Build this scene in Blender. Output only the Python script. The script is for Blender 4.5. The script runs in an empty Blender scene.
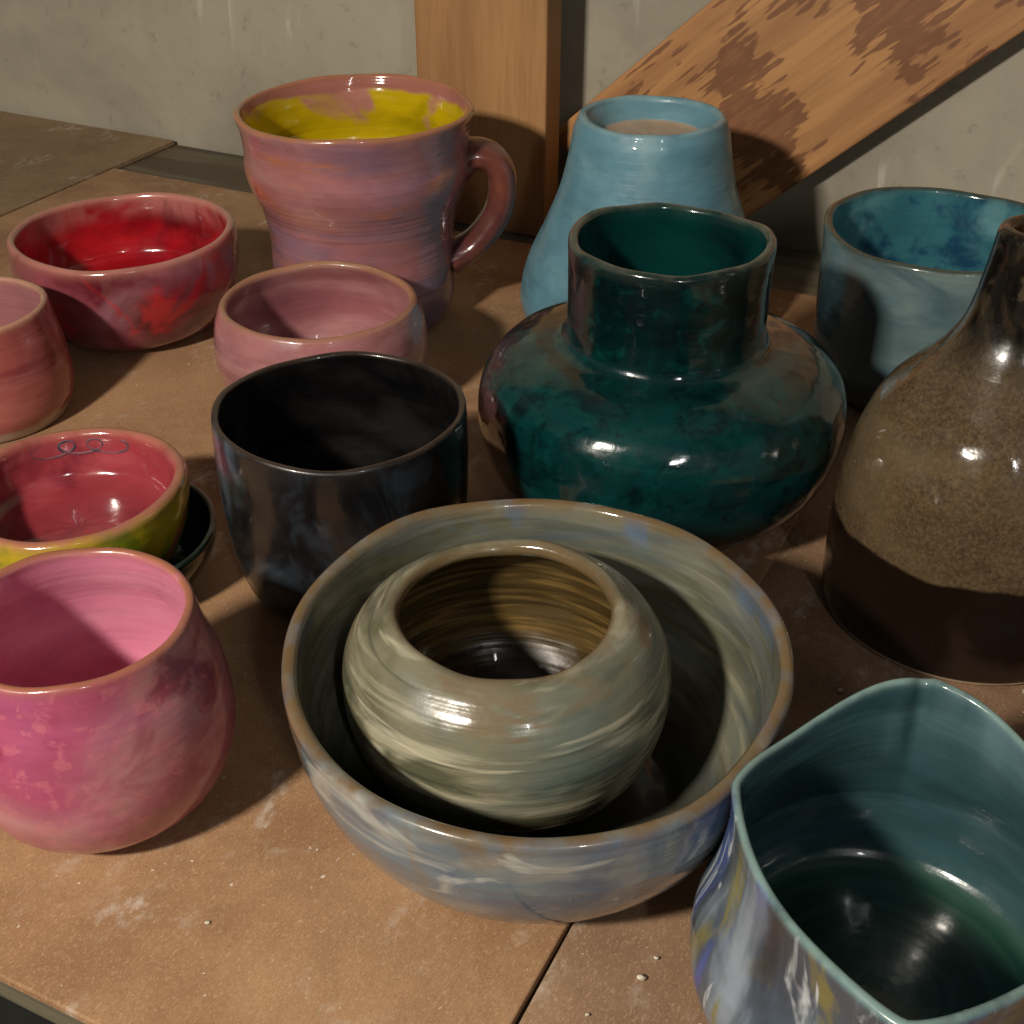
import bpy, math, random
from mathutils import Vector, Matrix
random.seed(4)
D=bpy.data; C=bpy.context; SC=C.scene
SC.view_settings.view_transform='Standard'; SC.view_settings.look='None'; SC.view_settings.exposure=0

# ---------------------------------------------------------------- helpers
def lin(h):
    h=h.lstrip('#'); o=[]
    for i in (0,2,4):
        c=int(h[i:i+2],16)/255
        o.append(c/12.92 if c<=.04045 else ((c+.055)/1.055)**2.4)
    return (*o,1)
class G:
    def __init__(s,name):
        s.m=D.materials.new(name); s.m.use_nodes=True; s.t=s.m.node_tree; s.n=s.t.nodes; s.l=s.t.links
        s.p=s.n['Principled BSDF']; s.tc=s.n.new('ShaderNodeTexCoord')
    def lk(s,a,b): s.l.new(a,b)
    def map(s,scale,off=(0,0,0),rot=(0,0,0)):
        m=s.n.new('ShaderNodeMapping'); m.inputs['Scale'].default_value=scale; m.inputs['Location'].default_value=off; m.inputs['Rotation'].default_value=rot
        s.lk(s.tc.outputs['Object'],m.inputs['Vector']); return m.outputs[0]
    def noise(s,scale=(1,1,1),off=(0,0,0),detail=4,rough=.55,dist=0.,rot=(0,0,0)):
        n=s.n.new('ShaderNodeTexNoise'); n.inputs['Scale'].default_value=1; n.inputs['Detail'].default_value=detail
        n.inputs['Roughness'].default_value=rough; n.inputs['Distortion'].default_value=dist
        s.lk(s.map(scale,off,rot),n.inputs['Vector']); return n.outputs[0]
    def mr(s,x,a,b,c=0.,d=1.,smooth=True):
        n=s.n.new('ShaderNodeMapRange'); n.interpolation_type='SMOOTHSTEP' if smooth else 'LINEAR'
        for i,v in zip((1,2,3,4),(a,b,c,d)): n.inputs[i].default_value=v
        s.lk(x,n.inputs[0]); return n.outputs[0]
    def math(s,op,a,b=None):
        n=s.n.new('ShaderNodeMath'); n.operation=op
        for i,v in enumerate((a,b)):
            if v is None: continue
            if isinstance(v,(int,float)): n.inputs[i].default_value=v
            else: s.lk(v,n.inputs[i])
        return n.outputs[0]
    def mix(s,f,a,b):
        n=s.n.new('ShaderNodeMix'); n.data_type='RGBA'
        for i,v in ((0,f),(6,a),(7,b)):
            if isinstance(v,(int,float,tuple)): n.inputs[i].default_value=v
            else: s.lk(v,n.inputs[i])
        return n.outputs[2]
    def attr(s,name):
        a=s.n.new('ShaderNodeAttribute'); a.attribute_name=name; return a.outputs['Fac']
    def xyz(s):
        x=s.n.new('ShaderNodeSeparateXYZ'); s.lk(s.tc.outputs['Object'],x.inputs[0]); return x.outputs
    def z(s): return s.xyz()[2]
    def bump(s,items):
        prev=None
        for h,st,d in items:
            b=s.n.new('ShaderNodeBump'); b.inputs['Strength'].default_value=st; b.inputs['Distance'].default_value=d
            s.lk(h,b.inputs['Height'])
            if prev: s.lk(prev,b.inputs['Normal'])
            prev=b.outputs[0]
        s.lk(prev,s.p.inputs['Normal'])

def glaze(name,out,inn,rim,layers=(),rough=.16,ring=.15,rimlo=.35,foot=None,line=None,lump=.2,coat=.5,seed=0,zn=.0015,floor_rings=0,drift=.45):
    g=G(name); inside=g.attr('inside'); outside=g.math('SUBTRACT',1.,inside)
    col=g.mix(inside,lin(out),lin(inn))
    for i,L in enumerate(layers):
        hexc,scl,lo,hi,where=L[:5]; zr=L[5] if len(L)>5 else None; dist=L[6] if len(L)>6 else .6
        rot=L[7] if len(L)>7 else (0,0,0); amt=L[8] if len(L)>8 else 1.
        f=g.mr(g.noise(scl,(seed*3.1+i*7.3,i*2.7,seed+i*5.1),4,.55,dist,rot),lo,hi,0.,amt)
        if where=='in': f=g.math('MULTIPLY',f,inside)
        if where=='out': f=g.math('MULTIPLY',f,outside)
        if zr:
            zz=g.math('ADD',g.z(),g.mr(g.noise((18,18,18),(i,seed,2),2),.3,.7,-.12*abs(zr[1]-zr[0])-zn,.12*abs(zr[1]-zr[0])+zn,False))
            a,b=zr
            f=g.math('MULTIPLY',f,g.mr(zz,a,b) if b>a else g.mr(zz,b,a,1.,0.))
        col=g.mix(f,col,lin(hexc))
    n=g.noise((60,60,40),(seed,1,2),3)
    r=g.math('MULTIPLY',g.attr('rim'),g.mr(n,rimlo-.15,rimlo+.25))
    col=g.mix(r,col,lin(rim))
    if foot:
        fz=g.math('ADD',g.z(),g.mr(g.noise((30,30,30),(3,seed,0),3),.3,.7,-foot[2],foot[2],False))
        f=g.math('MULTIPLY',g.mr(fz,foot[1]-.0015,foot[1]+.0015,1.,0.),outside)
        col=g.mix(f,col,lin(foot[0]))
    if line:
        col=g.mix(g.mr(g.z(),line[1],line[1]+.0008,1.,0.),col,lin(line[0]))
    dn=g.noise((22,22,40),(5,5,seed),4,.6,.4)
    col=g.mix(g.mr(dn,.3,.75,0.,drift),col,g.mix(.5,col,(0.01,0.008,0.008,1)))
    items=[]
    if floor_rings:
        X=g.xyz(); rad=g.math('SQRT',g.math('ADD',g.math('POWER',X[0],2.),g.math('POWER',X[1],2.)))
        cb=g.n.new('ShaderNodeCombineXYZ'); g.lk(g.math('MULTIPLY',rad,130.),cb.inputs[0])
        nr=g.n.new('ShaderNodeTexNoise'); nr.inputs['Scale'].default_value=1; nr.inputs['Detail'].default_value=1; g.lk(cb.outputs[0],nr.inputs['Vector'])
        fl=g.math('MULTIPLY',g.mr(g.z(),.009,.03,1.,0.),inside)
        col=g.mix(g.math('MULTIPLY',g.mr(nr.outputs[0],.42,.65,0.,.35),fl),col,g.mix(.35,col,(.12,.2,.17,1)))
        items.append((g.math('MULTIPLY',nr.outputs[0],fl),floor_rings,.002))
    g.lk(col,g.p.inputs['Base Color'])
    g.lk(g.mr(g.noise((40,40,60),(2,seed,4),3),.3,.7,rough*.6,rough*1.8),g.p.inputs['Roughness'])
    g.p.inputs['Coat Weight'].default_value=coat; g.p.inputs['Coat Roughness'].default_value=.05
    rings=g.noise((3,3,260),(0,0,seed),2,.5,.1)
    rings2=g.noise((6,6,75),(0,3,seed),2,.5,.3)
    pits=g.noise((420,420,420),(0,0,seed),1,.5)
    lumps=g.noise((28,28,34),(4,0,seed),2,.5)
    g.bump(items+[(rings,ring,.001),(rings2,ring,.003),(lumps,lump,.006),(pits,.1,.0005)])
    b=g.n.new('ShaderNodeBump'); b.inputs['Strength'].default_value=lump*1.3; b.inputs['Distance'].default_value=.006; g.lk(lumps,b.inputs['Height'])
    b2=g.n.new('ShaderNodeBump'); b2.inputs['Strength'].default_value=ring*.6; b2.inputs['Distance'].default_value=.002; g.lk(rings2,b2.inputs['Height']); g.lk(b.outputs[0],b2.inputs['Normal'])
    g.lk(b2.outputs[0],g.p.inputs['Coat Normal'])
    return g.m

def cr(pts,n):
    P=[Vector(p) for p in pts]; P=[P[0]*2-P[1]]+P+[P[-1]*2-P[-2]]; o=[]
    for i in range(1,len(P)-2):
        k=max(3,int(n/(len(P)-3)))
        for j in range(k):
            t=j/k; a,b,c,d=P[i-1:i+3]
            o.append(.5*((2*b)+(c-a)*t+(2*a-5*b+4*c-d)*t*t+(3*b-a-3*c+d)*t**3))
    o.append(P[-2]); return o

def prof(outer,t,floor,inner=None):
    o=cr(outer,72)
    if inner is None:
        inn=[]
        for i in range(len(o)):
            a=o[max(0,i-1)]; b=o[min(len(o)-1,i+1)]; T=(b-a).normalized(); N=Vector((T.y,-T.x)); inn.append(o[i]-t*N)
        inn.reverse(); keep=[]
        for q in inn:
            if q.y<floor+.006 or q.x<.006: break
            keep.append(q)
        l=keep[-1]
        tail=[Vector((l.x-.0025,floor+.0025)),Vector((l.x-.007,floor+.0006)),Vector((l.x*.75,floor)),Vector((l.x*.5,floor)),Vector((l.x*.25,floor+.0004)),Vector((0.0001,floor+.0006))]
        inn=keep+tail
    else: inn=cr(inner,60)
    T=(o[-1]-o[-2]).normalized(); c=(o[-1]+inn[0])/2; A=o[-1]-c
    U=Vector((-A.y,A.x)); 
    if U.dot(T)<0: U=-U
    arc=[c+A*math.cos(f)+U*math.sin(f) for f in [math.pi*k/8 for k in range(1,8)]]
    r0=o[0].x
    base=[Vector((0.0001,.0015)),Vector((r0*.6,.0015)),Vector((r0*.9,.0012)),Vector((r0*.975,0))]
    P=base+o+arc+inn; nb=len(base)+len(o)
    top=nb+3; s=[0]
    for i in range(1,len(P)): s.append(s[-1]+(P[i]-P[i-1]).length)
    ins=[0 if i<nb+2 else (1 if i>nb+4 else (i-nb-1)/4) for i in range(len(P))]
    return P,ins,[abs(x-s[top]) for x in s],inn

def mesh_obj(name,verts,faces,mat,parent=None,loc=(0,0,0),attrs=None,smooth=True):
    me=D.meshes.new(name); me.from_pydata(verts,[],faces); me.update()
    if smooth: me.polygons.foreach_set('use_smooth',[True]*len(me.polygons))
    if attrs:
        for k,v in attrs.items():
            a=me.attributes.new(k,'FLOAT','POINT'); a.data.foreach_set('value',v)
    me.materials.append(mat); ob=D.objects.new(name,me); SC.collection.objects.link(ob); ob.location=loc
    if parent: ob.parent=parent
    return ob

def vessel(name,loc,outer,t,floor,mat,label,cat,inner=None,wob=.006,rimw=.0016,shape=None,split=None,sigma=.006,seed=0,seg=160,tilt=(0,0),rotz=0,empty=False):
    P,ins,dist,inn=prof(outer,t,floor,inner)
    H=max(p.y for p in P); rnd=random.Random(seed+11); ph=[rnd.uniform(0,6.28) for _ in range(8)]
    V=[];rim=[];inside=[]
    for i,p in enumerate(P):
        h=p.y/H
        for j in range(seg):
            th=2*math.pi*j/seg
            w=1+wob*(.3+h)*(math.cos(2*th+ph[0])+.5*math.cos(3*th+ph[1])+.35*math.cos(5*th+ph[2]+h*2)+.25*math.cos(8*th+ph[5]))
            r=p.x*w; z=p.y+rimw*h*h*(math.cos(2*th+ph[3])+.6*math.cos(3*th+ph[4])+.5*math.cos(5*th+ph[6])+.3*math.cos(9*th+ph[7]))
            if shape: r,z=shape(th,p,r,z,h,ins[i])
            V.append((r*math.cos(th),r*math.sin(th),z)); rim.append(math.exp(-(dist[i]/sigma)**2)); inside.append(ins[i])
    n=len(P)
    def build(nm,sel,parent,lc):
        F=[]
        for i in range(n-1):
            if not sel(i): continue
            for j in range(seg):
                k=(j+1)%seg; F.append((i*seg+j,i*seg+k,(i+1)*seg+k,(i+1)*seg+j))
        used=sorted({v for f in F for v in f}); mp={v:q for q,v in enumerate(used)}
        return mesh_obj(nm,[V[v] for v in used],[tuple(mp[v] for v in f) for f in F],mat,parent,lc,{'rim':[rim[v] for v in used],'inside':[inside[v] for v in used]})
    if split or empty:
        e=D.objects.new(name,None); e.empty_display_size=.02; SC.collection.objects.link(e); e.location=loc
        if split:
            build('body',lambda i:(P[i].y+P[i+1].y)/2<split,e,(0,0,0))
            build('neck',lambda i:(P[i].y+P[i+1].y)/2>=split,e,(0,0,0))
        else: build('body',lambda i:True,e,(0,0,0))
        ob=e
    else: ob=build(name,lambda i:True,None,loc)
    ob.rotation_euler=(tilt[0],tilt[1],rotz)
    ob['label']=label; ob['category']=cat
    return ob,inn

E1=Vector((.8965,-.443,0)); E2=Vector((.443,.8965,0))
def T(s,q,z): return E1*s+E2*q+Vector((0,0,z))
TROT=math.atan2(E1.y,E1.x)
def slab(name,s0,s1,q0,q1,z0,z1,mat,parent=None,bev=.001,label=None,cat=None,jit=0,kind=None):
    c=T((s0+s1)/2,(q0+q1)/2,(z0+z1)/2); hx,hy,hz=(s1-s0)/2,(q1-q0)/2,(z1-z0)/2
    vs=[(x*hx,y*hy,z*hz) for x in(-1,1) for y in(-1,1) for z in(-1,1)]
    fs=[(0,1,3,2),(4,6,7,5),(0,4,5,1),(2,3,7,6),(0,2,6,4),(1,5,7,3)]
    ob=mesh_obj(name,vs,fs,mat,None,c,smooth=False); ob.rotation_euler=(0,0,TROT+jit)
    b=ob.modifiers.new('bevel','BEVEL'); b.width=bev; b.segments=2
    if parent:
        C.view_layer.update(); ob.parent=parent; ob.matrix_parent_inverse=parent.matrix_world.inverted()
    if label: ob['label']=label; ob['category']=cat
    if kind: ob['kind']=kind
    return ob

# ---------------------------------------------------------------- setting materials
def hardboard(name,seed,c1='b08a66',c2='8c684a'):
    g=G(name)
    f=g.noise((6,6,6),(seed,0,0),7,.7,.3)
    col=g.mix(g.mr(f,.3,.7),lin(c1),lin(c2))
    fib=g.noise((800,800,300),(seed,2,0),3,.65,2.)
    col=g.mix(g.mr(fib,.45,.75,0.,.45),col,lin('523624'))
    fib2=g.noise((1100,500,300),(seed,5,0),3,.6,1.)
    col=g.mix(g.mr(fib2,.5,.75,0.,.45),col,lin('d0b08c'))
    dust=g.math('MULTIPLY',g.mr(g.noise((20,13,13),(seed+3.3,1,0),4,.6,.9),.53,.71),g.mr(g.noise((150,90,50),(seed,4,1),5,.7),.42,.64))
    col=g.mix(g.math('MULTIPLY',dust,.42),col,lin('d6cec2'))
    st=g.mr(g.noise((5,5,5),(seed+8.,3,1),5,.65,.8),.48,.7,0.,.35)
    col=g.mix(st,col,lin('4e3020'))
    sp=g.mr(g.noise((260,260,260),(seed+1,3,7),2,.5),.74,.77,0.,.7)
    col=g.mix(sp,col,lin('d8d0c2'))
    g.lk(col,g.p.inputs['Base Color']); g.p.inputs['Roughness'].default_value=.65
    g.p.inputs['Specular IOR Level'].default_value=.25
    g.bump([(fib,.15,.0005),(f,.08,.002)])
    return g.m
def wood(name,light,dark,stretch,lo,hi,dist):
    g=G(name)
    n1=g.noise(stretch,(1,2,3),5,.6,dist)
    col=g.mix(g.mr(n1,lo,hi),lin(light),lin(dark))
    n2=g.noise(tuple(v*7 for v in stretch),(4,2,3),4,.65,.4)
    col=g.mix(g.mr(n2,.4,.7,0.,.4),col,lin(dark))
    n3=g.noise((6,6,6),(7,7,1),4)
    col=g.mix(g.mr(n3,.4,.7,0.,.3),col,lin('6b4a30'))
    g.lk(col,g.p.inputs['Base Color']); g.p.inputs['Roughness'].default_value=.6
    g.bump([(n2,.2,.001)])
    return g.m
def flame():
    g=G('flame_grain_plywood')
    a=g.noise((13,8,17),(1.3,2,3.6),2,.5,.4); sp=g.noise((22,9,170),(2,2,3),2,.5,.3); sp2=g.noise((80,9,120),(2,7,3),1)
    x=g.math('ADD',a,g.math('MULTIPLY',g.math('SUBTRACT',sp,.5),.6)); x=g.math('ADD',x,g.math('MULTIPLY',g.math('SUBTRACT',sp2,.5),.12))
    base=g.mix(g.mr(g.noise((5,20,60),(3,3,3),4),.35,.65),lin('b98653'),lin('a07045'))
    col=g.mix(g.mr(x,.52,.57,0.,.75),base,lin('683c26'))
    col=g.mix(g.mr(x,.64,.72,0.,.5),col,lin('94633f'))
    f=g.noise((12,60,420),(5,5,5),3); col=g.mix(g.mr(f,.45,.75,0.,.2),col,lin('6b4226'))
    g.lk(col,g.p.inputs['Base Color']); g.p.inputs['Roughness'].default_value=.55; g.bump([(f,.12,.001)]); return g.m
def plaster():
    g=G('painted_concrete')
    a=g.noise((3,3,3),(0,0,0),6,.6,.4); col=g.mix(g.mr(a,.35,.65),lin('a59d8a'),lin('8d8676'))
    b=g.noise((9,9,7),(2,0,0),5,.6,.6); col=g.mix(g.mr(b,.48,.72,0.,.4),col,lin('b3ab98'))
    d=g.noise((30,30,4),(6.4,0,0),4,.6,.6); col=g.mix(g.mr(d,.62,.74,0.,.6),col,lin('ccc6b6'))
    e=g.noise((50,50,50),(6,2,0),4,.7); col=g.mix(g.mr(e,.58,.72,0.,.35),col,lin('6c6656'))
    g.lk(col,g.p.inputs['Base Color']); g.p.inputs['Roughness'].default_value=.7
    g.bump([(b,.3,.006),(e,.15,.002)])
    return g.m
M_hb=[hardboard('hardboard_a',1),hardboard('hardboard_b',5,'9c7e62','7e604a'),hardboard('hardboard_c',9,'957c60','7a654e')]
M_wall=plaster()
M_post=wood('post_timber','ab7f50','8c6038',(26,26,2.),.35,.7,.3)
M_plank=flame()
M_top=wood('table_timber','6a6350','4a453a',(3,30,30),.4,.6,.3)
g=G('dark_floor'); a=g.noise((4,4,4),(0,0,0),6); g.lk(g.mix(g.mr(a,.3,.7),lin('3a3a36'),lin('24241f')),g.p.inputs['Base Color']); g.p.inputs['Roughness'].default_value=.8; M_floor=g.m

# ---------------------------------------------------------------- setting
me=mesh_obj('floor',[tuple(T(-3,-1.5,-.76)),tuple(T(3,-1.5,-.76)),tuple(T(3,1.2,-.76)),tuple(T(-3,1.2,-.76))],[(0,1,2,3)],M_floor,smooth=False); me['kind']='structure'
slab('wall',-2.6,2.2,1.152,1.3,-.76,1.5,M_wall,label='painted concrete wall behind the work table',cat='wall')
tb=D.objects.new('table',None); SC.collection.objects.link(tb); tb.location=T(-.3,.7,-.76); tb['label']='dark timber work table covered with brown hardboard'; tb['category']='table'
slab('tabletop',-1.7,1.0,.226,1.149,-.04,-.0055,M_top,tb)
for s in (-1.6,.9):
    for q in (.28,1.1): slab('leg',s-.04,s+.04,q-.04,q+.04,-.758,-.041,M_top,tb)
slab('hardboard_sheet',-.99,-.1425,.215,1.04,-.005,0,M_hb[0],label='brown hardboard sheet covering the table under the pots',cat='board')
slab('hardboard_sheet',-.1440,.95,.213,1.045,-.0052,-.0005,M_hb[1],label='dusty brown hardboard sheet butted against its neighbour',cat='board',jit=.011)
slab('hardboard_sheet',-1.68,-.993,.3,1.145,-.005,.0008,M_hb[2],label='paler hardboard sheet lying by the concrete wall',cat='board')
slab('timber_post',-.627,-.494,1.068,1.100,-.0052,1.2,M_post,bev=.002,label='upright planed timber post behind the pink mug',cat='post')
ang=math.radians(42); L=1.5; W=.170
d=Vector((math.cos(ang),math.sin(ang))); nrm=Vector((-d.y,d.x)); a0=Vector((-.2995,.0415))+nrm*W/2
a0=a0-d*.13
vs=[]
for x in (-.0,L):
    for y in(-W/2,W/2):
        for q in (-.012,.012): vs.append((x,q,y))
fs=[(0,1,3,2),(4,6,7,5),(0,4,5,1),(2,3,7,6),(0,2,6,4),(1,5,7,3)]
pl=mesh_obj('diagonal_brace',vs,fs,M_plank,None,T(a0.x,1.130,a0.y),smooth=False)
pl.rotation_euler=(Matrix.Rotation(TROT,3,'Z')@Matrix.Rotation(-ang,3,'Y')).to_euler()
b=pl.modifiers.new('bevel','BEVEL'); b.width=.002; b.segments=2
pl['label']='slanted plywood brace with dark flame grain'; pl['category']='plank'

# ---------------------------------------------------------------- vessels
def sc(pts,R,Z): return [(r*R,z*Z) for r,z in pts]

# big bowl
m=glaze('blue_grey_bowl_glaze','64757f','757464','6e5636',[
 ('92948e',(8,8,22),.42,.64,'out',None,1.2),('7c6444',(22,22,7),.52,.66,'out',(.02,.07),1.2,(0,0,0),.8),('41597a',(18,18,16),.5,.68,'out',None,1.2,(0,0,0),.75),
 ('b6b6ac',(16,16,44),.57,.68,'out',None,1.2,(0,0,0),.75),
 ('55543f',(7,7,60),.43,.58,'in',None,1.0,(.1,.1,0),.8),('938e76',(8,8,54),.5,.65,'in',None,1.0,(-.1,.1,0),.7),('4c5a64',(9,9,34),.46,.66,'in',None,.8,(.1,0,0),.6),
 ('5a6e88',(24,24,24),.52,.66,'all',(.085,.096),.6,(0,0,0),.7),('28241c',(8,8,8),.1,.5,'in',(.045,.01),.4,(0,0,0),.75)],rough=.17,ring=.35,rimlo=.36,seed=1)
def bowlshape(th,p,r,z,h,i): return r,z+h*h*(.0050*math.sin(th)+.0012*math.cos(th))
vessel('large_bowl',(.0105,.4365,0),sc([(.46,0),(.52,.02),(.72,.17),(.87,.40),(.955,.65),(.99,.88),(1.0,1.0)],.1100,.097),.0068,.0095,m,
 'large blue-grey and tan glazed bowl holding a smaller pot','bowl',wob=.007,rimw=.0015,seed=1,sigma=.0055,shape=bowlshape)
# pot inside
m=glaze('marbled_pot_glaze','78745f','4e3e22','66543a',[
 ('55553f',(8,8,46),.43,.58,'out',None,1.5,(.24,.14,0),.9),('a6a088',(7,7,48),.49,.63,'out',None,1.5,(.22,.12,0),.9),('586863',(6,6,24),.48,.7,'out',None,.8,(.2,0,0),.7),
 ('75634a',(9,9,66),.52,.64,'out',None,1.5,(.22,.1,0),.8),('bcb59c',(9,9,130),.57,.68,'out',None,1.0,(.24,.1,0),.7),('403e34',(9,9,150),.57,.68,'out',None,1.0,(.24,.1,0),.6),('d6d2c4',(40,40,50),.72,.77,'out'),
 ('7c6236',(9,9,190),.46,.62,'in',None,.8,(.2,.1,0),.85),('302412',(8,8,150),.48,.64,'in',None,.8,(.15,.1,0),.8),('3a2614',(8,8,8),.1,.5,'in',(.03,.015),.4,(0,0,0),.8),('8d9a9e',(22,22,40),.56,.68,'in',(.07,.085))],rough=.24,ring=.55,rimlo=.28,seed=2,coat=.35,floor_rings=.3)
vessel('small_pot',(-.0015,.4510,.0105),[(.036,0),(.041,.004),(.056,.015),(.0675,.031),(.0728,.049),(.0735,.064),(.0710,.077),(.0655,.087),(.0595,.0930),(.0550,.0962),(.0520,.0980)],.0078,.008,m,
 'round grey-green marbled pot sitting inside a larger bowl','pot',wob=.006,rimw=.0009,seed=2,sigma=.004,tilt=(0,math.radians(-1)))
# black cup
m=glaze('black_cup_glaze','0d0d0f','070708','3a2c22',[
 ('4c5a66',(16,16,7),.47,.68,'out',(.0,.06)),('1c1a19',(15,15,30),.4,.7,'all'),('242a30',(40,40,20),.5,.65,'out')],rough=.22,ring=.12,rimlo=.35,seed=3,coat=.35)
vessel('black_cup',(-.0925,.6146,0),sc([(.64,0),(.72,.02),(.86,.12),(.945,.30),(.985,.52),(1.0,.75),(.997,.92),(.99,1.0)],.0683,.117),.0042,.008,m,
 'glossy black glazed cup with thin rim on hardboard','cup',wob=.005,rimw=.0008,seed=3,sigma=.0022)
# teal vase
m=glaze('dark_teal_glaze','03292a','063634','4c5044',[
 ('073837',(14,14,26),.42,.68,'out',None,.6,(0,0,0),.8),('011214',(26,26,44),.45,.66,'out',None,.7,(0,0,0),.75),('020a0a',(10,10,10),.1,.5,'out',(.105,.14),.5,(0,0,0),.6),
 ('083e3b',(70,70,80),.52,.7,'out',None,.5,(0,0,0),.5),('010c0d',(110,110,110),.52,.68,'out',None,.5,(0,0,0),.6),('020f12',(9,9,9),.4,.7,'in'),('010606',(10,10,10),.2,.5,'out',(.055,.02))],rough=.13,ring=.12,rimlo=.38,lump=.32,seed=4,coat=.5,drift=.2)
vessel('wide_vase',(.0905,.7035,0),[(.054,0),(.062,.003),(.085,.017),(.102,.036),(.1098,.056),(.1112,.074),(.1078,.091),(.0975,.1045),(.080,.1130),(.064,.1165),(.0592,.1200),(.0582,.127),(.0580,.150),(.0585,.1765)],.0062,.01,m,
 'dark teal glossy vase with wide belly and short neck','vase',wob=.005,rimw=.0011,seed=4,sigma=.0035,split=.1185)
# bottle
m=glaze('speckled_bottle_glaze','4e3e2c','3a2616','2a1a10',[
 ('605039',(420,420,420),.42,.64,'out'),('33261b',(640,640,640),.5,.68,'out',None,.3,(0,0,0),.65),('685840',(9,9,20),.42,.7,'out',None,.6,(0,0,0),.6),('100d0a',(40,40,18),.2,.54,'out',(.15,.178)),
 ('4a3e2c',(60,60,60),.54,.66,'out',(.16,.18),.8,(0,0,0),.8)],
 rough=.15,ring=.06,rimlo=.2,foot=('170e09',.062,.002),line=('b8a288',.0034),lump=.3,seed=5,coat=.5)
vessel('bottle_vase',(.2542,.5972,0),[(.072,0),(.0750,.003),(.0762,.012),(.0765,.045),(.0757,.07),(.0732,.09),(.0678,.112),(.0600,.13),(.0490,.1435),(.0365,.158),(.0280,.173),(.0240,.188),(.0213,.205),(.0195,.2215)],.0085,.01,m,
 'brown speckled bottle with narrow neck and dark glossy foot','bottle',wob=.004,rimw=.0006,seed=5,sigma=.003,split=.158)
# wide cup
m=glaze('blue_grey_cup_glaze','5f7678','356c76','3a3f30',[
 ('7c8f8e',(14,14,20),.4,.68,'out'),('4a626a',(10,10,34),.46,.7,'out'),('1b4560',(34,34,34),.46,.64,'in'),('64949a',(20,20,26),.46,.7,'in',None,.6,(0,0,0),.8),('1c343c',(9,9,9),.2,.5,'out',(.04,.0),.6,(0,0,0),.8)],rough=.22,ring=.2,rimlo=.2,seed=6)
vessel('wide_cup',(.3035,.8674,0),sc([(.74,0),(.80,.02),(.90,.12),(.955,.32),(.975,.6),(.985,.85),(1.0,1.0)],.0850,.1205),.0065,.01,m,
 'pale blue-grey cup with mottled blue inside','cup',wob=.005,rimw=.001,seed=6,sigma=.0042)
# light blue vase
m=glaze('light_blue_glaze','608c9c','648e9c','8aa6aa',[
 ('527d8c',(10,10,40),.42,.68,'all',None,.5,(0,0,0),.8),('7c9fa8',(14,14,24),.48,.72,'all',None,.6,(0,0,0),.8),('b59a7e',(8,8,8),.05,.2,'in',(.1495,.1470))],rough=.34,ring=.25,rimlo=.4,seed=7,coat=.2,zn=.0003)
vessel('tapered_vase',(.1078,1.0,0),[(.094,0),(.099,.006),(.1005,.02),(.095,.045),(.0825,.073),(.0715,.100),(.0655,.122),(.0618,.142),(.0598,.153),(.0568,.1600)],.005,.01,m,
 'light blue satin vase tapering upwards to a thick rim','vase',inner=[(.0495,.1600),(.044,.1545),(.0405,.150),(.038,.1475),(.030,.1462),(.015,.1457),(.0001,.1457)],wob=.004,rimw=.0006,seed=7,sigma=.004)
# mug
MUG=(-.12,.9989,0)
m=glaze('mauve_mug_glaze','a0686a','bfa20c','a8714a',[
 ('86687a',(7,7,30),.4,.66,'out',None,.4,(0,0,0),.8),('b06a48',(9,9,34),.5,.68,'out',None,.5,(0,0,0),.85),('6e5c74',(9,9,22),.3,.62,'out',(.08,.015),.6,(0,0,0),.85),('ac7a74',(12,12,40),.45,.7,'out',(.08,.12),.4,(0,0,0),.7),
 ('867608',(14,14,20),.45,.7,'in',None,.6,(0,0,0),.8),('b07868',(9,9,9),.56,.62,'in',(.125,.14)),('a0665a',(12,12,6),.2,.3,'in',(.158,.162))],rough=.14,ring=.45,rimlo=.3,seed=8,zn=.003)
mg,_=vessel('mug',MUG,sc([(.66,0),(.72,.02),(.785,.10),(.805,.25),(.80,.42),(.840,.56),(.930,.69),(.96,.77),(.948,.84),(.965,.93),(1.0,1.0)],.0916,.167),.0055,.012,m,
 'large mauve-pink mug with yellow glazed inside','mug',wob=.004,rimw=.001,seed=8,sigma=.004,empty=True)
path=[(.075,.122),(.088,.132),(.101,.1305),(.1105,.120),(.1125,.103),(.108,.084),(.096,.066),(.084,.055),(.071,.049)]
pts=cr(path,48); V=[];F=[];K=24
for i,p in enumerate(pts):
    a=pts[max(0,i-1)];b=pts[min(len(pts)-1,i+1)]; t=(b-a).normalized(); n=Vector((t.y,-t.x))
    u=i/(len(pts)-1); wd=.0172+.004*abs(2*u-1)**3; th=.0115+.0030*abs(2*u-1)**4
    for k in range(K):
        f=2*math.pi*k/K; q=p+n*th*math.cos(f); V.append((q.x,wd*math.sin(f),q.y))
for i in range(len(pts)-1):
    for k in range(K): F.append((i*K+k,i*K+(k+1)%K,(i+1)*K+(k+1)%K,(i+1)*K+k))
mh=glaze('mug_handle_shaded_glaze','5c332f','5c332f','a06a48',[('7a4438',(20,20,20),.42,.66,'all'),('462a34',(26,26,20),.5,.7,'all')],rough=.22,seed=18)  # dark red-brown: the handle's shade away from the lamp is in the colour
h=mesh_obj('handle',V,F,mh,mg,(0,0,0),{'rim':[0]*len(V),'inside':[0]*len(V)}); h.rotation_euler=(0,0,math.radians(2))
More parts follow.
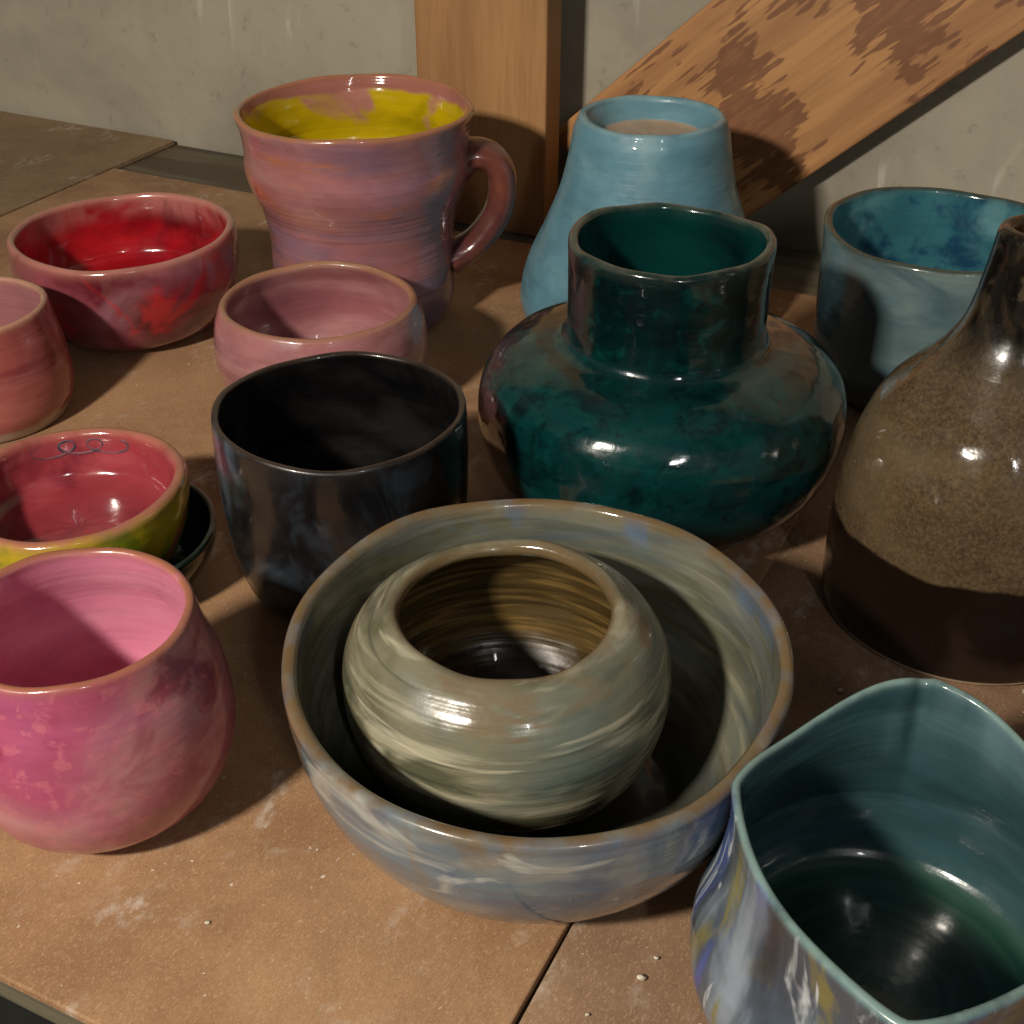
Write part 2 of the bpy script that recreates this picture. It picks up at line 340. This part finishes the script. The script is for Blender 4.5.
# red bowl
m=glaze('red_bowl_glaze','84404a','98101c','b4786a',[
 ('5a1622',(9,9,14),.46,.66,'out'),('9c6c78',(10,10,11),.44,.66,'out',None,.6,(0,0,0),.9),('b02028',(13,13,15),.55,.63,'out',None,.6,(0,0,0),.9),('b81e24',(11,11,11),.44,.68,'in'),('5a0a14',(10,10,10),.48,.7,'in'),('b06a66',(18,18,14),.40,.58,'in',(.055,.072),.6,(0,0,0),.85)],rough=.13,ring=.12,rimlo=.2,seed=9,coat=.6)
vessel('red_bowl',(-.3052,.9740,0),sc([(.54,0),(.64,.03),(.82,.16),(.94,.38),(1.0,.62),(1.01,.85),(1.0,1.0)],.0862,.079),.0068,.028,m,
 'small pink and red bowl with glossy red inside','bowl',wob=.004,rimw=.0008,seed=9,sigma=.0065)
# pink cup
m=glaze('pink_cup_glaze','a66c6e','945a5e','a07454',[
 ('b28280',(7,7,40),.42,.68,'all',None,.3,(0,0,0),.8),('885058',(7,7,30),.48,.7,'all',None,.4,(0,0,0),.8)],rough=.22,ring=.2,rimlo=.25,seed=10)
vessel('pink_cup',(-.1356,.8438,0),sc([(.70,0),(.80,.03),(.98,.2),(1.07,.42),(1.09,.6),(1.065,.82),(1.025,.94),(1.0,1.0)],.0690,.078),.0065,.009,m,
 'plain dusty pink cup standing in front of a mug','cup',wob=.004,rimw=.0006,seed=10,sigma=.0045)
# coral cup
m=glaze('coral_cup_glaze','a05650','a86e70','b58a70',[
 ('863c40',(6,6,50),.42,.66,'out',None,.3,(0,0,0),.85),('b6706a',(6,6,60),.48,.7,'out',None,.3,(0,0,0),.8)],rough=.2,ring=.25,rimlo=.3,foot=('a89080',.010,.003),seed=11)
vessel('coral_cup',(-.3770,.828,0),sc([(.98,0),(1.04,.04),(1.13,.2),(1.14,.4),(1.10,.65),(1.03,.88),(1.0,1.0)],.0545,.080),.005,.009,m,
 'coral pink banded cup with pale bare foot','cup',wob=.004,rimw=.0006,seed=11,sigma=.0045)
# green dish
m=glaze('dark_green_dish_glaze','08120f','08130f','16261f',[('0e231c',(14,14,14),.45,.7,'all')],rough=.14,seed=12)
vessel('green_dish',(-.2390,.6190,0),sc([(.5,0),(.6,.03),(.86,.32),(.97,.7),(1.0,1.0)],.0680,.034),.0042,.006,m,
 'shallow dark green dish holding a pink and yellow bowl','dish',wob=.003,rimw=.0006,seed=12,sigma=.002)
m=glaze('pink_yellow_bowl_glaze','b09a18','94363e','a86a58',[
 ('a84a50',(16,16,20),.5,.58,'out'),('6c7a18',(20,20,20),.5,.64,'out'),('b45860',(10,10,30),.44,.66,'in'),('70222e',(20,20,20),.5,.7,'in')],rough=.13,ring=.2,rimlo=.3,seed=13,coat=.6)
yb,inn=vessel('pink_bowl',(-.2472,.6190,.0065),sc([(.52,0),(.60,.03),(.80,.22),(.93,.5),(.99,.78),(1.0,1.0)],.0640,.0585),.0078,.031,m,
 'pink bowl with yellow-green outside nested in a green dish','bowl',wob=.004,rimw=.0008,seed=13,sigma=.0055,empty=True)
g=G('blue_underglaze'); n_=g.noise((160,160,160)); g.lk(g.mix(g.mr(n_,.4,.6),lin('3c3440'),lin('74404a')),g.p.inputs['Base Color']); g.p.inputs['Roughness'].default_value=.6
def rin(z):
    for a,b in zip(inn[:-1],inn[1:]):
        if b.y<=z<=a.y: return b.x+(a.x-b.x)*(z-b.y)/max(1e-6,a.y-b.y)
    return inn[0].x
cu=D.curves.new('painted_mark','CURVE'); cu.dimensions='3D'; cu.bevel_depth=.0014; cu.bevel_resolution=3
sp=cu.splines.new('POLY'); N=120; sp.points.add(N-1)
for i in range(N):
    u=i/(N-1); th=math.radians(126-50*u+8.5*math.sin(u*6*math.pi)); z=.0525+.0046*math.cos(u*6*math.pi)
    r=rin(z)+.0011; sp.points[i].co=(r*math.cos(th),r*math.sin(th),z,1)
co=D.objects.new('tmp',cu); SC.collection.objects.link(co); C.view_layer.update()
pm=D.meshes.new_from_object(co.evaluated_get(C.evaluated_depsgraph_get())); pm.materials.clear(); pm.materials.append(g.m)
D.objects.remove(co); po=D.objects.new('painted_mark',pm); SC.collection.objects.link(po); po.parent=yb
# rose pot
m=glaze('rose_pot_glaze','a84e68','d4809a','9c6248',[
 ('b87e80',(12,12,15),.42,.64,'out',None,.7,(0,0,0),.9),('8a2a44',(20,20,22),.52,.66,'out',(.03,.06),.7,(0,0,0),.85),('a05074',(12,12,16),.46,.7,'out',None,.6,(0,0,0),.7),('b88a78',(14,14,10),.4,.7,'out',(.045,.01)),
 ('c67078',(150,150,150),.52,.66,'out',None,.6,(0,0,0),.5),
 ('de98aa',(5,5,30),.42,.7,'in',None,.3,(0,0,0),.7),('c66c86',(5,5,24),.48,.74,'in',None,.3,(0,0,0),.5)],rough=.24,ring=.2,rimlo=.25,seed=14,drift=.35)
vessel('rose_pot',(-.1905,.4490,0),[(.035,0),(.040,.003),(.0535,.015),(.0610,.033),(.0624,.051),(.0597,.074),(.0548,.091),(.0522,.1045)],.0048,.020,m,
 'round rose pink pot with crimson patches and tan rim','pot',wob=.005,rimw=.0007,seed=14,sigma=.004)
# square-lipped pot
AX=math.radians(72)
def sq(th,p,r,z,h,ins_):
    t=th-AX
    a=.0835 if math.cos(t)>0 else .0905
    b,n=.0680,1.38
    c_=abs(math.cos(t)); s_=abs(math.sin(t))
    rd=((c_/a)**n+(s_/b)**n)**(-1/n)/.076
    F=(math.cos(t)>0); q=math.sin(t)
    rd*=1-.055*math.exp(-(q/.20)**2)*F+.045*math.exp(-((q-.05)/.05)**2)*F
    k=min(1,max(0,(h-.3)/.7)); k=k*k*(3-2*k)
    z+=k*(.005*(math.cos(2*t)*.3+.5*math.cos(4*t))-.0035*math.exp(-((q-.05)/.05)**2)*F)
    return r*((1-k)+k*rd),z
m=glaze('iridescent_teal_glaze','42505f','2e4a50','7a9490',[
 ('8c98a4',(26,26,7),.46,.64,'out',None,.9,(0,0,0),.85),('80783e',(28,28,8),.54,.66,'out',None,.9,(0,0,0),.85),('1e262e',(22,22,8),.48,.64,'out',None,.8,(0,0,0),.9),('4256a0',(26,26,8),.53,.65,'out',None,.8,(0,0,0),.8),('ccd0d4',(50,50,12),.60,.67,'out',None,.8,(0,0,0),.85),
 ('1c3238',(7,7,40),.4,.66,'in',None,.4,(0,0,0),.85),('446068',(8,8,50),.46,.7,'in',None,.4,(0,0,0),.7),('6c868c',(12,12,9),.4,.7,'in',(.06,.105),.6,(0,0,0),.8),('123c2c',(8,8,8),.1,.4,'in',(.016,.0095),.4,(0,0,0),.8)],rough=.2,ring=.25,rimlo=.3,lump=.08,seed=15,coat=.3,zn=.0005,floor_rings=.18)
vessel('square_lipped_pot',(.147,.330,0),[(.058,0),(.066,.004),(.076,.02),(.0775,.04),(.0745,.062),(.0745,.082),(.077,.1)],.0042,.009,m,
 'teal pot with pulled square lip and iridescent outside','pot',wob=.004,rimw=.0006,shape=sq,seed=15,sigma=.003,seg=240)

g=G('dry_clay'); n_=g.noise((300,300,300)); g.lk(g.mix(g.mr(n_,.4,.6),lin('cfc4b2'),lin('a59a88')),g.p.inputs['Base Color']); g.p.inputs['Roughness'].default_value=.9
for i,(x,y,s) in enumerate([(.053,.342,.0016),(.2,.505,.0022),(.172,.52,.0014),(.06,.352,.001),(-.13,.37,.001),(.195,.49,.0012),(.03,.325,.0008)]):
    vs=[];fs=[]
    rr=random.Random(i); nu,nv=7,5
    for a in range(nv+1):
        for b_ in range(nu):
            ph=math.pi*a/nv; th=2*math.pi*b_/nu; q=s*rr.uniform(.6,1.2)
            vs.append((q*math.sin(ph)*math.cos(th)*1.3,q*math.sin(ph)*math.sin(th),q*.7*math.cos(ph)))
    for a in range(nv):
        for b_ in range(nu): fs.append((a*nu+b_,(a+1)*nu+b_,(a+1)*nu+(b_+1)%nu,a*nu+(b_+1)%nu))
    o=mesh_obj('clay_crumb',vs,fs,g.m,None,(x,y,s*.55)); o['label']='tiny pale crumb of dry clay on hardboard'; o['category']='crumb'; o['group']='clay crumbs on the table'

# ---------------------------------------------------------------- light, world, camera
W=D.worlds.new('World'); SC.world=W; W.use_nodes=True; nt=W.node_tree; bg=nt.nodes['Background']
tc=nt.nodes.new('ShaderNodeTexCoord'); nz=nt.nodes.new('ShaderNodeTexNoise'); nz.inputs['Scale'].default_value=2.2; nz.inputs['Detail'].default_value=2
rp=nt.nodes.new('ShaderNodeValToRGB'); rp.color_ramp.elements[0].position=.42; rp.color_ramp.elements[0].color=(.014,.014,.015,1); rp.color_ramp.elements[1].position=.66; rp.color_ramp.elements[1].color=(.12,.119,.117,1)
nt.links.new(tc.outputs['Generated'],nz.inputs['Vector']); nt.links.new(nz.outputs[0],rp.inputs[0]); nt.links.new(rp.outputs[0],bg.inputs[0]); bg.inputs[1].default_value=1.
def lamp(name,loc,tgt,e,sx,sy,col):
    l=D.lights.new(name,'AREA'); l.shape='RECTANGLE'; l.size=sx; l.size_y=sy; l.energy=e; l.color=col
    o=D.objects.new(name,l); SC.collection.objects.link(o); o.location=loc
    o.rotation_euler=(Vector(tgt)-Vector(loc)).to_track_quat('-Z','Y').to_euler(); o['label']='workshop lamp lighting the pots'; o['category']='lamp'
lamp('workshop_lamp',(-.80,-.42,.98),(-.05,.75,0),29,.13,.085,(1,.92,.80))
lamp('workshop_lamp',(.35,-.9,.95),(.05,.6,.1),2.8,.05,.30,(1,.97,.93))
cam=D.cameras.new('camera'); co=D.objects.new('camera',cam); SC.collection.objects.link(co); co.location=(0,0,.45); co.rotation_euler=(math.radians(57),0,0)
cam.sensor_width=36; cam.lens=1300/1024*36; cam.clip_start=.01; cam.clip_end=50; SC.camera=co
